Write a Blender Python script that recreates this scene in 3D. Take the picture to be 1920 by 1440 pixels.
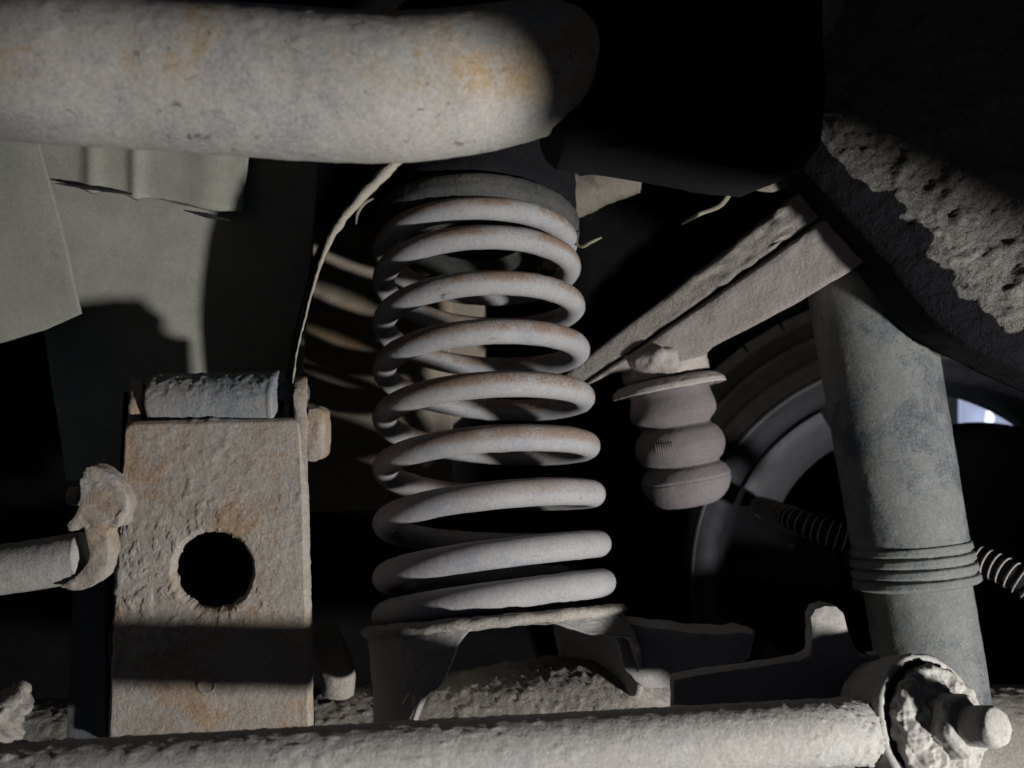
import bpy, bmesh, math, random
from mathutils import Vector, Matrix, noise
random.seed(7)
for o in list(bpy.data.objects):
    bpy.data.objects.remove(o)
scene = bpy.context.scene
COL = scene.collection

# ------------------------------------------------------------------ camera
F = 1598.0                                   # focal length in photo pixels (1920 wide)
PITCH = math.radians(15.0)
CAM = Vector((0, 0, 0.60))
RIGHT = Vector((1, 0, 0))
FWD = Vector((0, math.cos(PITCH), math.sin(PITCH)))
UPV = Vector((0, -math.sin(PITCH), math.cos(PITCH)))
cam_data = bpy.data.cameras.new('camera')
cam = bpy.data.objects.new('camera', cam_data)
COL.objects.link(cam)
cam.location = CAM
cam.rotation_euler = (math.pi / 2 + PITCH, 0, 0)
cam_data.sensor_width = 36.0
cam_data.lens = 36.0 * F / 1920.0
cam_data.clip_start = 0.01
cam_data.clip_end = 50.0
cam_data.dof.use_dof = True
cam_data.dof.focus_distance = 0.45
cam_data.dof.aperture_fstop = 9.0
scene.camera = cam

def W(x, up, d):
    """camera-frame metres -> world"""
    return CAM + RIGHT * x + UPV * up + FWD * d

def P(px, py, d):
    """where the thing seen at that spot of the photograph stands, d metres in front of the lens"""
    return W((px - 960) / F * d, (720 - py) / F * d, d)

def PY(px, py, y):
    """same, on the upright plane world-Y = y"""
    r = RIGHT * ((px - 960) / F) + UPV * ((720 - py) / F) + FWD
    return CAM + r * (y / r.y)

# ------------------------------------------------------------------ world, lamp, exposure
world = bpy.data.worlds.new('World')
scene.world = world
world.use_nodes = True
bg = world.node_tree.nodes['Background']
bg.inputs[0].default_value = (0.72, 0.78, 1.0, 1)
bg.inputs[1].default_value = 0.023

LIGHT = W(0.60, -0.28, -0.06)
ld = bpy.data.lights.new('torch', 'SPOT')
torch = bpy.data.objects.new('torch', ld)
COL.objects.link(torch)
torch.location = LIGHT
aim = P(820, 620, 0.48) - LIGHT
torch.rotation_euler = aim.to_track_quat('-Z', 'Y').to_euler()
ld.energy = 29.5
ld.color = (1.0, 0.985, 0.965)
ld.shadow_soft_size = 0.027
ld.spot_size = math.radians(84)
ld.spot_blend = 0.9

scene.view_settings.view_transform = 'Standard'
scene.view_settings.look = 'None'
scene.view_settings.exposure = 0.0
scene.view_settings.gamma = 1.0

# ------------------------------------------------------------------ materials
def dusty(name, dust, dust2, rust=(0.26, 0.13, 0.05), rust_amt=0.0, blue=(0.16, 0.18, 0.21), blue_amt=0.0,
          dark=(0.035, 0.03, 0.028), dark_amt=0.0, scale=1.0, bump=0.35, fine=0.25, flake=0.0, rough=0.92, spec=0.18,
          rust_scale=22, blue_scale=32, glint=0.0, metal=0.0, rust_top=None, rust_z=None, grain=0.16):
    m = bpy.data.materials.new(name)
    m.use_nodes = True
    nt = m.node_tree
    N, L = nt.nodes, nt.links
    b = N['Principled BSDF']
    b.inputs['Roughness'].default_value = rough
    b.inputs['Specular IOR Level'].default_value = spec
    b.inputs['Metallic'].default_value = metal
    tc = N.new('ShaderNodeTexCoord')
    def nz(s, det=6, ro=0.6, dist=0.0, off=0.0):
        n = N.new('ShaderNodeTexNoise')
        n.inputs['Scale'].default_value = s * scale
        n.inputs['Detail'].default_value = det
        n.inputs['Roughness'].default_value = ro
        n.inputs['Distortion'].default_value = dist
        mp = N.new('ShaderNodeMapping')
        mp.inputs['Location'].default_value = (off, off * 1.7, off * 0.3)
        L.new(tc.outputs['Object'], mp.inputs[0])
        L.new(mp.outputs[0], n.inputs['Vector'])
        return n.outputs['Fac']
    gr = N.new('ShaderNodeTexNoise')
    gr.inputs['Scale'].default_value = 900 * scale
    gr.inputs['Detail'].default_value = 3
    L.new(tc.outputs['Object'], gr.inputs['Vector'])
    def grainy(fac):                                # break soft blotch edges into specks
        g = N.new('ShaderNodeMath'); g.operation = 'MULTIPLY_ADD'
        L.new(gr.outputs['Fac'], g.inputs[0])
        g.inputs[1].default_value = grain * 2
        L.new(fac, g.inputs[2])
        g2 = N.new('ShaderNodeMath'); g2.operation = 'SUBTRACT'
        L.new(g.outputs[0], g2.inputs[0]); g2.inputs[1].default_value = grain
        return g2.outputs[0]
    def ramp(fac, lo, hi):
        r = N.new('ShaderNodeMapRange')
        r.interpolation_type = 'SMOOTHSTEP'
        r.inputs['From Min'].default_value = lo
        r.inputs['From Max'].default_value = hi
        L.new(fac, r.inputs['Value'])
        return r.outputs[0]
    def mix(fac, a, bb, blend='MIX'):
        x = N.new('ShaderNodeMix')
        x.data_type = 'RGBA'
        x.blend_type = blend
        if isinstance(fac, (int, float)):
            x.inputs[0].default_value = fac
        else:
            L.new(fac, x.inputs[0])
        for i, v in ((6, a), (7, bb)):
            if isinstance(v, tuple):
                x.inputs[i].default_value = (*v, 1)
            else:
                L.new(v, x.inputs[i])
        return x.outputs[2]
    def mul(a, k):
        x = N.new('ShaderNodeMath')
        x.operation = 'MULTIPLY'
        L.new(a, x.inputs[0])
        if isinstance(k, (int, float)):
            x.inputs[1].default_value = k
        else:
            L.new(k, x.inputs[1])
        return x.outputs[0]
    c = mix(ramp(nz(45, 8, 0.65), 0.32, 0.68), dust, dust2)
    if blue_amt:
        t = 0.62 - 0.16 * blue_amt
        c = mix(mul(ramp(grainy(nz(blue_scale, 9, 0.70, 0.3, 3.1)), t, t + 0.14), 0.85), c, blue)
    if rust_amt:
        t = 0.64 - 0.18 * rust_amt
        rm = mul(ramp(grainy(nz(rust_scale, 10, 0.72, 0.4, 7.7)), t, t + 0.16), 0.9)
        if rust_top:                                # rust sits where water stood: on the upper side
            ge = N.new('ShaderNodeNewGeometry')
            sx = N.new('ShaderNodeSeparateXYZ')
            L.new(ge.outputs['Normal'], sx.inputs[0])
            rm = mul(ramp(sx.outputs['Z'], *rust_top), rm)
        if rust_z:                                  # coating lost towards the upper end
            so = N.new('ShaderNodeSeparateXYZ')
            L.new(tc.outputs['Object'], so.inputs[0])
            rm = mul(ramp(so.outputs['Z'], *rust_z), rm)
        c = mix(rm, c, rust)
    if dark_amt:
        t = 0.70 - 0.18 * dark_amt
        c = mix(mul(ramp(nz(120, 6, 0.62, 0.6, 1.3), t, t + 0.07), 0.85), c, dark)
    sp = ramp(nz(620, 3, 0.6, 0.0, 5.0), 0.25, 0.8)
    c = mix(fine, c, mix(sp, tuple(v * 0.55 for v in dust), tuple(min(1, v * 1.5) for v in dust2)))
    L.new(c, b.inputs['Base Color'])
    # relief
    h1 = nz(150, 8, 0.7, 0.2, 2.0)
    h2 = mul(nz(700, 4, 0.65, 0.0, 9.0), 0.35)
    ad = N.new('ShaderNodeMath'); ad.operation = 'ADD'
    L.new(h1, ad.inputs[0]); L.new(h2, ad.inputs[1])
    hh = ad.outputs[0]
    if flake:
        fl = mul(ramp(nz(110, 5, 0.6, 1.4, 4.0), 0.47, 0.53), flake)
        a2 = N.new('ShaderNodeMath'); a2.operation = 'ADD'
        L.new(hh, a2.inputs[0]); L.new(fl, a2.inputs[1])
        hh = a2.outputs[0]
    bp = N.new('ShaderNodeBump')
    bp.inputs['Strength'].default_value = bump
    bp.inputs['Distance'].default_value = 0.0028
    L.new(hh, bp.inputs['Height'])
    L.new(bp.outputs[0], b.inputs['Normal'])
    if glint:
        g = mul(ramp(nz(420, 2, 0.5, 0, 6.0), 0.70, 0.74), glint)
        r = N.new('ShaderNodeMath'); r.operation = 'SUBTRACT'
        r.inputs[0].default_value = rough
        L.new(g, r.inputs[1]); L.new(r.outputs[0], b.inputs['Roughness'])
    return m

M = {}
M['pipe'] = dusty('dusty_pipe', (0.36, 0.345, 0.31), (0.43, 0.41, 0.38), rust=(0.42, 0.235, 0.055), rust_amt=1.0, blue=(0.26, 0.27, 0.285),
                  blue_amt=0.7, dark_amt=0.45, bump=0.15, fine=0.30, rust_scale=17, blue_scale=38, rust_top=(-0.80, -0.42))
M['spring'] = dusty('dusty_spring_steel', (0.345, 0.335, 0.338), (0.41, 0.40, 0.405), rust=(0.25, 0.135, 0.06), rust_amt=1.45,
                    blue=(0.29, 0.31, 0.35), blue_amt=0.7, dark_amt=0.22, bump=0.16, fine=0.22, rust_scale=24, rust_top=(-0.45, 0.05), rust_z=(0.03, 0.13))
M['bracket'] = dusty('rusty_mud_bracket', (0.34, 0.295, 0.25), (0.44, 0.40, 0.36), rust=(0.37, 0.21, 0.09), rust_amt=0.85,
                     blue=(0.36, 0.36, 0.38), blue_amt=0.6, dark_amt=0.10, bump=0.40, fine=0.28, flake=0.12, rust_scale=22)
M['barrel'] = dusty('grey_blue_bushing', (0.27, 0.28, 0.29), (0.34, 0.33, 0.31), rust=(0.33, 0.20, 0.09), rust_amt=0.25,
                    blue=(0.18, 0.21, 0.26), blue_amt=0.8, dark_amt=0.3, bump=0.35, flake=0.2)
M['rod'] = dusty('dusty_rod', (0.375, 0.36, 0.33), (0.44, 0.427, 0.395), rust=(0.32, 0.24, 0.18), rust_amt=0.25,
                 blue=(0.36, 0.375, 0.40), blue_amt=0.6, dark_amt=0.12, bump=0.35, fine=0.30, glint=0.35)
M['mud'] = dusty('dried_mud', (0.30, 0.27, 0.235), (0.40, 0.37, 0.33), rust=(0.28, 0.17, 0.08), rust_amt=0.25,
                 blue=(0.29, 0.30, 0.32), blue_amt=0.6, dark_amt=0.05, bump=0.4, fine=0.35, flake=0.2)
M['rail'] = dusty('muddy_frame', (0.15, 0.143, 0.132), (0.215, 0.203, 0.184), dark=(0.02, 0.02, 0.024), dark_amt=0.50,
                  blue=(0.05, 0.05, 0.06), blue_amt=0.35, bump=0.7, fine=0.45, flake=0.35)
M['arm'] = dusty('dusty_arm', (0.40, 0.36, 0.335), (0.46, 0.415, 0.39), rust=(0.30, 0.20, 0.13), rust_amt=0.3, blue=(0.38, 0.36, 0.35),
                 blue_amt=0.3, dark_amt=0.04, bump=0.3, fine=0.2, flake=0.2)
M['rubber'] = dusty('dusty_rubber', (0.165, 0.146, 0.15), (0.215, 0.192, 0.193), rust=(0.19, 0.13, 0.12), rust_amt=0.5, blue=(0.18, 0.17, 0.195),
                    blue_amt=0.5, bump=0.12, fine=0.2)
M['shock'] = dusty('dusty_shock_paint', (0.165, 0.172, 0.172), (0.225, 0.228, 0.222), blue=(0.04, 0.053, 0.075), blue_amt=0.95, rust=(0.24, 0.22, 0.18),
                   rust_amt=0.35, dark_amt=0.05, bump=0.20, fine=0.3, flake=0.10, blue_scale=19)
M['panel'] = dusty('greenish_body_panel', (0.32, 0.32, 0.275), (0.40, 0.395, 0.34), rust=(0.34, 0.31, 0.25), rust_amt=0.25,
                   blue=(0.29, 0.30, 0.27), blue_amt=0.6, bump=0.10, fine=0.18, blue_scale=14)
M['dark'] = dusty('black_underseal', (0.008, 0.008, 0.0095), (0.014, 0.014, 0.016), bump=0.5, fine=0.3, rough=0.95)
M['soot'] = dusty('dark_grey_steel', (0.10, 0.105, 0.12), (0.14, 0.14, 0.15), rust=(0.14, 0.10, 0.07), rust_amt=0.3, dark_amt=0.2, bump=0.4)
M['perch'] = dusty('dusty_pressed_steel', (0.29, 0.28, 0.27), (0.36, 0.34, 0.32), rust=(0.28, 0.22, 0.17), rust_amt=0.3, bump=0.25, fine=0.25)
M['brown'] = dusty('brown_dust_panel', (0.27, 0.24, 0.20), (0.33, 0.28, 0.22), rust=(0.36, 0.21, 0.08), rust_amt=0.8, bump=0.2, rust_scale=14)
M['tyre'] = dusty('tyre_rubber', (0.013, 0.0125, 0.0115), (0.020, 0.019, 0.017), bump=0.1, fine=0.25, rough=0.97, spec=0.03)
M['rim'] = dusty('black_rim', (0.035, 0.035, 0.04), (0.055, 0.055, 0.062), bump=0.05, fine=0.1, rough=0.38, spec=0.6)
M['lit_patch'] = dusty('lit_patch_grey', (0.09, 0.09, 0.10), (0.12, 0.12, 0.13), bump=0.1, rough=0.55, spec=0.4)  # paler than the rim: carries the lit patch in its colour
M['dim'] = dusty('dull_dust', (0.17, 0.155, 0.13), (0.23, 0.205, 0.17), bump=0.3)
M['straw'] = dusty('dry_straw', (0.27, 0.245, 0.19), (0.33, 0.30, 0.235), bump=0.3)
M['flange'] = dusty('pale_flange', (0.40, 0.36, 0.29), (0.46, 0.42, 0.35), dark_amt=0.3, bump=0.4)
M['seat'] = dusty('grey_seat', (0.045, 0.048, 0.05), (0.10, 0.10, 0.098), rust=(0.22, 0.17, 0.1), rust_amt=0.2, dark_amt=0.2, bump=0.4)
M['gaiter'] = dusty('black_gap_rubber', (0.02, 0.02, 0.022), (0.03, 0.03, 0.032), bump=0.2)
def glow(name, col, s):
    m = bpy.data.materials.new(name); m.use_nodes = True
    nt = m.node_tree; b = nt.nodes['Principled BSDF']
    b.inputs['Base Color'].default_value = (*col, 1)
    b.inputs['Emission Color'].default_value = (*col, 1)
    b.inputs['Emission Strength'].default_value = s
    n = nt.nodes.new('ShaderNodeTexNoise'); n.inputs['Scale'].default_value = 30
    nt.links.new(n.outputs['Fac'], b.inputs['Roughness'])
    return m
M['lamp'] = glow('lamp_diffuser', (0.40, 0.45, 0.62), 0.75)
M['tube'] = glow('fluorescent_tube', (0.75, 0.85, 1.0), 2.0)
M['orange'] = dusty('orange_paint', (0.8, 0.42, 0.05), (0.85, 0.46, 0.06), bump=0.05, fine=0.05)
M['white'] = dusty('white_paint', (0.7, 0.72, 0.78), (0.75, 0.77, 0.82), bump=0.05, fine=0.05)

# ------------------------------------------------------------------ mesh helpers
def thing(name, label, cat, loc, kind=None):
    o = bpy.data.objects.new(name, None)
    o.empty_display_size = 0.02
    COL.objects.link(o)
    o.location = loc
    if label: o['label'] = label
    if cat: o['category'] = cat
    if kind: o['kind'] = kind
    return o

def world_loc(o):
    v = Vector(o.location)
    while o.parent:
        o = o.parent
        v += o.location
    return v

def make(name, verts, faces, mat, parent=None, smooth=True, disp=None, label=None, cat=None, kind=None, angle=None):
    """one mesh object; verts in world space; disp(co) = height along the normal"""
    me = bpy.data.meshes.new(name)
    me.from_pydata([tuple(v) for v in verts], [], faces)
    bm = bmesh.new(); bm.from_mesh(me)
    bmesh.ops.recalc_face_normals(bm, faces=bm.faces)
    if disp:
        bm.normal_update()
        hs = [(v, v.normal.copy(), disp(v.co)) for v in bm.verts]
        for v, n, h in hs:
            v.co += n * h
    base = world_loc(parent) if parent else Vector((0, 0, 0))
    if not parent:
        base = sum((v.co for v in bm.verts), Vector()) / len(bm.verts)
    for v in bm.verts:
        v.co -= base
    bm.to_mesh(me); bm.free()
    if smooth:
        me.polygons.foreach_set('use_smooth', [True] * len(me.polygons))
        if angle:
            try:
                me.set_sharp_from_angle(angle=math.radians(angle))
            except Exception:
                pass
    me.materials.append(M[mat] if isinstance(mat, str) else mat)
    o = bpy.data.objects.new(name, me)
    COL.objects.link(o)
    if parent:
        o.parent = parent
    else:
        o.location = base
    if label: o['label'] = label
    if cat: o['category'] = cat
    if kind: o['kind'] = kind
    return o

def catmull(pts, n):
    pts = [Vector(p) for p in pts]
    q = [pts[0] * 2 - pts[1]] + pts + [pts[-1] * 2 - pts[-2]]
    out = []
    for i in range(1, len(q) - 2):
        for k in range(n):
            t = k / n
            a, b, c, d = q[i - 1], q[i], q[i + 1], q[i + 2]
            out.append(0.5 * ((2 * b) + (c - a) * t + (2 * a - 5 * b + 4 * c - d) * t * t + (3 * b - a - 3 * c + d) * t ** 3))
    out.append(pts[-1])
    return out

def resample(pts, step):
    pts = [Vector(p) for p in pts]
    out = [pts[0]]
    for a, b in zip(pts, pts[1:]):
        n = max(1, int(math.ceil((b - a).length / step)))
        for k in range(1, n + 1):
            out.append(a.lerp(b, k / n))
    return out

def tube_geo(path, rad, seg=24, caps=True, flat=None):
    """swept round bar, parallel-transport frames; rad a number or a list; rounded end caps"""
    n = len(path)
    if not isinstance(rad, (list, tuple)):
        rad = [rad] * n
    T = []
    for i in range(n):
        T.append((path[min(i + 1, n - 1)] - path[max(i - 1, 0)]).normalized())
    ref = Vector((0, 0, 1)) if abs(T[0].z) < 0.9 else Vector((1, 0, 0))
    U = (ref - T[0] * ref.dot(T[0])).normalized()
    verts, faces = [], []
    for i in range(n):
        if i:
            U = (U - T[i] * U.dot(T[i])).normalized()
        V = T[i].cross(U)
        for k in range(seg):
            a = 2 * math.pi * k / seg
            s = flat if flat else 1.0
            verts.append(path[i] + (U * math.cos(a) + V * math.sin(a) * s) * rad[i])
    for i in range(n - 1):
        for k in range(seg):
            k2 = (k + 1) % seg
            faces.append((i * seg + k, i * seg + k2, (i + 1) * seg + k2, (i + 1) * seg + k))
    if caps:
        for i, sgn in ((0, -1), (n - 1, 1)):
            base = i * seg
            c = len(verts)
            r = rad[i]
            U2 = None
            ring0 = list(range(base, base + seg))
            for f, h in ((0.7, 0.12), (0.35, 0.17)):
                ring = []
                for k in range(seg):
                    ring.append(len(verts))
                    verts.append(path[i] + (verts[base + k] - path[i]) * f + T[i] * sgn * r * h)
                for k in range(seg):
                    k2 = (k + 1) % seg
                    faces.append((ring0[k], ring0[k2], ring[k2], ring[k]))
                ring0 = ring
            c = len(verts)
            verts.append(path[i] + T[i] * sgn * r * 0.18)
            for k in range(seg):
                faces.append((ring0[k], ring0[(k + 1) % seg], c))
    return verts, faces

def basis(axis):
    a = axis.normalized()
    ref = Vector((0, 0, 1)) if abs(a.z) < 0.9 else Vector((0, 1, 0))
    u = (ref - a * ref.dot(a)).normalized()
    return u, a.cross(u), a

def lathe_geo(origin, axis, prof, seg=64):
    """prof: list of (radius, distance along axis)"""
    u, v, a = basis(axis)
    verts, faces = [], []
    n = len(prof)
    for r, h in prof:
        for k in range(seg):
            t = 2 * math.pi * k / seg
            verts.append(origin + a * h + (u * math.cos(t) + v * math.sin(t)) * max(r, 1e-5))
    for i in range(n - 1):
        for k in range(seg):
            k2 = (k + 1) % seg
            faces.append((i * seg + k, i * seg + k2, (i + 1) * seg + k2, (i + 1) * seg + k))
    return verts, faces

def densify(prof, step):
    out = [prof[0]]
    for a, b in zip(prof, prof[1:]):
        n = max(1, int(math.hypot(b[0] - a[0], b[1] - a[1]) / step))
        for k in range(1, n + 1):
            out.append((a[0] + (b[0] - a[0]) * k / n, a[1] + (b[1] - a[1]) * k / n))
    return out

def smooth_poly(pts, it=2):
    for _ in range(it):
        q = []
        for i in range(len(pts)):
            a, b = Vector(pts[i]), Vector(pts[(i + 1) % len(pts)])
            q += [a * 0.75 + b * 0.25, a * 0.25 + b * 0.75]
        pts = q
    return [Vector(p) for p in pts]

def slab(name, outline, back, mat, parent=None, bevel=0.0012, cuts=0, disp=None, smooth=True, **kw):
    """closed 3-D outline (front) extruded by the vector back, edges bevelled, optionally subdivided for relief"""
    bm = bmesh.new()
    vs = [bm.verts.new(p) for p in outline]
    f = bm.faces.new(vs)
    r = bmesh.ops.extrude_face_region(bm, geom=[f])
    for v in [g for g in r['geom'] if isinstance(g, bmesh.types.BMVert)]:
        v.co += back
    bmesh.ops.recalc_face_normals(bm, faces=bm.faces)
    if bevel:
        bmesh.ops.bevel(bm, geom=[e for e in bm.edges if len(e.link_faces) == 2 and e.calc_face_angle(0) > 0.6],
                        offset=bevel, segments=2, profile=0.6, affect='EDGES')
    bmesh.ops.triangulate(bm, faces=[x for x in bm.faces if len(x.verts) > 4])
    for _ in range(cuts):
        bmesh.ops.subdivide_edges(bm, edges=[e for e in bm.edges if e.calc_length() > 0.0022], cuts=1, use_grid_fill=True)
        bmesh.ops.triangulate(bm, faces=[x for x in bm.faces if len(x.verts) > 4])
    vv = [v.co.copy() for v in bm.verts]
    bm.verts.index_update()
    ff = [tuple(v.index for v in x.verts) for x in bm.faces]
    bm.free()
    return make(name, vv, ff, mat, parent, smooth=smooth, disp=disp, angle=40, **kw)

def boxgeo(c, ax, ay, az, bev=0.0):
    bm = bmesh.new()
    bmesh.ops.create_cube(bm, size=2.0)
    mtx = Matrix.Identity(4)
    for v in bm.verts:
        v.co = c + ax * v.co.x + ay * v.co.y + az * v.co.z
    if bev:
        bmesh.ops.bevel(bm, geom=list(bm.edges), offset=bev, segments=2, profile=0.6, affect='EDGES')
    vv = [v.co.copy() for v in bm.verts]
    bm.verts.index_update()
    ff = [tuple(v.index for v in x.verts) for x in bm.faces]
    bm.free()
    return vv, ff

def sstep(x, a, b):
    t = max(0.0, min(1.0, (x - a) / (b - a)))
    return t * t * (3 - 2 * t)

def nz(p, s, o=0.0):
    return noise.noise(Vector((p.x * s + o, p.y * s + o * 1.3, p.z * s - o)))

def fbm(p, s, o=0.0, oct=4):
    v, a = 0.0, 1.0
    for i in range(oct):
        v += a * nz(p, s, o + i * 3.7)
        s *= 2.1
        a *= 0.52
    return v

def crust(amp=0.0008, flake=0.0006, s=130, o=0.0, cov=0.05):
    """lumpy dirt with flakes that break off in small steps"""
    def f(p):
        h = amp * fbm(p, s, o)
        k = fbm(p, s * 0.9, o + 20, 3)
        h += flake * sstep(k, cov, cov + 0.10)
        return h
    return f

def clods(amp=0.004, s=90, o=0.0, lo=0.05, hi=0.5, fine=0.0006, mask=None):
    def f(p):
        k = fbm(p, s, o, 4)
        h = amp * sstep(k, lo, hi) + fine * fbm(p, s * 5, o + 9, 3)
        if mask:
            h *= mask(p)
        return h
    return f

CX, CU, CD = RIGHT, UPV, FWD                # camera-frame directions

# ================================================================== SETTING: dark underbody around everything
def quad_sheet(name, corners, mat, nu=40, nv=40, disp=None, parent=None, thick=None, **kw):
    a, b, c, d = corners
    V, Fc = [], []
    for j in range(nv + 1):
        for i in range(nu + 1):
            u, v = i / nu, j / nv
            V.append((a.lerp(b, u)).lerp(d.lerp(c, u), v))
    for j in range(nv):
        for i in range(nu):
            k = j * (nu + 1) + i
            Fc.append((k, k + 1, k + nu + 2, k + nu + 1))
    if thick:
        n = len(V)
        V += [p + thick for p in V]
        Fc += [tuple(n + q for q in f[::-1]) for f in Fc]
        rim = [i for i in range(nu)] and []
        bd = [i for i in range(nu + 1)] + [(j * (nu + 1) + nu) for j in range(1, nv + 1)] + \
             [nv * (nu + 1) + i for i in range(nu - 1, -1, -1)] + [j * (nu + 1) for j in range(nv - 1, 0, -1)]
        for q in range(len(bd)):
            x, y = bd[q], bd[(q + 1) % len(bd)]
            Fc.append((x, y, y + n, x + n))
    return make(name, V, Fc, mat, parent, disp=disp, **kw)

quad_sheet('underbody_wall', [W(-1.2, -0.9, 0.98), W(0.46, -0.9, 0.98), W(0.46, 0.9, 0.98), W(-1.2, 0.9, 0.98)], 'dark',
           60, 60, disp=lambda p: 0.01 * fbm(p, 9), kind='structure', thick=CD * 0.02)
quad_sheet('floor_pan', [W(-1.2, 0.42, 0.16), W(1.0, 0.42, 0.16), W(1.0, 0.36, 1.1), W(-1.2, 0.36, 1.1)], 'dark',
           60, 40, disp=lambda p: 0.006 * fbm(p, 12), kind='structure', thick=CU * 0.02)

# added out-of-view blocker, cut to shade the pipe bend and upper frame rail
sk = [(2400, 700, 0.42), (1920, 440, 0.45), (1560, 262, 0.48), (1250, 300, 0.42), (1085, 288, 0.38), (975, 282, 0.343), (980, 205, 0.332), (938, 105, 0.323), (858, 38, 0.318), (812, -80, 0.318), (800, -500, 0.30), (2400, -900, 0.40)]
slab('torch_blocker', [LIGHT.lerp(P(*q), 0.62) for q in sk], -CD * 0.004, 'dark', bevel=0.001, kind='structure')

# ================================================================== left: body panels
tp = thing('body_panel', 'greenish grey dusty body panel with a thin slit behind the rusty bracket', 'panel', P(250, 700, 0.61))
dB = 0.548
def ribs(p):
    l = p - CAM
    x = l.dot(CX) / l.dot(CD) * F + 960
    y = 720 - l.dot(CU) / l.dot(CD) * F
    return 0.0006 * fbm(p, 14)
quad_sheet('lower_sheet', [P(125, 900, dB - 0.005), P(548, 900, dB + 0.02), P(600, 300, dB + 0.022), P(40, 330, dB - 0.005)], 'panel', 90, 70, disp=ribs, parent=tp, thick=CD * 0.003)
# upper sheet laps over the lower one, its lower edge leaves the slit
def upper(p):
    l = p - CAM
    x = l.dot(CX) / l.dot(CD) * F + 960
    r = 0.0
    for c, w in ((172, 16), (255, 14), (395, 40)):
        r -= 0.0035 * math.exp(-((x - c) / w) ** 2)
    return -r * 0.9
quad_sheet('upper_sheet', [P(40, 335, dB - 0.016), P(455, 396, dB + 0.003), P(475, 180, dB + 0.006), P(0, 120, dB - 0.016)], 'panel', 150, 40, disp=upper, parent=tp, thick=CD * 0.0025)
for a, b, h in (((104, 343), (256, 365), 3.0), ((344, 394), (432, 414), 2.5)):
    A, B = P(a[0], a[1], dB - 0.0205), P(b[0], b[1], dB - 0.012 + 0.004)
    pa = resample([A, B], 0.004)
    n = len(pa)
    v, f = tube_geo(pa, [0.0012 * (0.25 + math.sin(math.pi * i / (n - 1))) * (0.8 + 0.4 * random.random()) for i in range(n)], 6)
    make('slit', v, f, 'gaiter', tp)
slab('side_panel', [P(-120, 150, 0.492), P(55, 180, 0.492), P(75, 285, 0.492), P(112, 420, 0.492), P(150, 588, 0.492), P(80, 618, 0.492), P(0, 642, 0.492), P(-120, 660, 0.492)],  # lower edge cut along the shadow line, shade put into the outline
     CD * 0.004, 'panel', bevel=0.001, cuts=2, disp=lambda p: 0.0005 * fbm(p, 20),
     label='pale greenish sheet metal edge standing in front of the slit body panel', cat='panel')

# upright sheet running away from us left of the spring: pale folded edge, stripes of light fall on its right face
edge = catmull([P(775, 262, 0.500), P(735, 312, 0.500), P(665, 385, 0.498), P(620, 450, 0.496), P(592, 525, 0.496), P(572, 600, 0.498), P(556, 670, 0.500), P(548, 760, 0.505), P(560, 900, 0.51)], 12)
twing = thing('wheel_arch_sheet', 'dark upright sheet with pale folded edge left of the coil spring', 'panel', edge[-1])
V, Fc = [], []
nb = 26
for p in edge:
    for k in range(nb + 1):
        V.append(p + (p - CAM).normalized() * (0.135 * k / nb) - CX * 0.004 * k / nb)
for i in range(len(edge) - 1):
    for k in range(nb):
        a = i * (nb + 1) + k
        Fc.append((a, a + 1, a + nb + 2, a + nb + 1))
n0 = len(V)
V += [p - CX * 0.003 for p in V]
Fc += [tuple(n0 + q for q in f[::-1]) for f in Fc]
for i in range(len(edge) - 1):
    a, b = i * (nb + 1), (i + 1) * (nb + 1)
    Fc.append((a, b, b + n0, a + n0))
make('sheet', V, Fc, 'dark', twing, disp=lambda p: 0.0006 * fbm(p, 25))
quad_sheet('rear_wall', [P(535, 960, 0.650), P(850, 960, 0.685), P(850, 420, 0.685), P(535, 420, 0.650)], 'brown', 50, 60, disp=lambda p: 0.004 * fbm(p, 12) + 0.0006 * fbm(p, 60), parent=twing, thick=CD * 0.003)
ns = len(edge)
v, f = tube_geo([p - CD * 0.001 for p in edge], [0.0030 * (1.0 - 0.82 * sstep(i / ns, 0.12, 0.60)) * (1 + 0.25 * nz(edge[i], 160)) for i in range(ns)], 10)
make('folded_edge', v, f, 'flange', twing, disp=crust(0.0005, 0.0004, 220))

# ================================================================== coil spring
YA = 0.5167                                        # world Y of the spring axis (it stands upright)
zb = PY(925, 1120, YA - 0.06).z
AX_B, AX_T = PY(928, 1120, YA), PY(888, 380, YA)
def axis_at(z):
    t = (z - AX_B.z) / (AX_T.z - AX_B.z)
    return AX_B.lerp(AX_T, t)
HR0, HR1 = 0.0640, 0.0598
fy = [1178, 1120, 1040, 930, 824, 722, 622, 530, 443, 388, 345]
fz = [PY(930, y, YA - 0.062).z for y in fy]
WR = 0.0079
path = []
STEPS = 72
k0, k1 = 0.62, 9.35
for i in range(int((k1 - k0) * STEPS) + 1):
    k = k0 + i / STEPS
    j = min(int(k), len(fz) - 2)
    zz = [fz[max(0, min(len(fz) - 1, j + q))] for q in (-1, 0, 1, 2)]
    t = k - j
    z = 0.5 * (2 * zz[1] + (zz[2] - zz[0]) * t + (2 * zz[0] - 5 * zz[1] + 4 * zz[2] - zz[3]) * t * t + (3 * zz[1] - zz[0] - 3 * zz[2] + zz[3]) * t ** 3)
    z = max(z, fz[1] - 0.012)
    a = -math.pi / 2 + 2 * math.pi * k
    s = k / 9.5
    r = HR0 + (HR1 - HR0) * s
    c = axis_at(z)
    path.append(Vector((c.x + r * math.cos(a), c.y + r * math.sin(a), z + 0.085 * (1 - sstep(k, 0.6, 4.5)) * r * math.cos(a))))
v, f = tube_geo(path, [WR - 0.0010 * i / len(path) for i in range(len(path))], 20)
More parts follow.
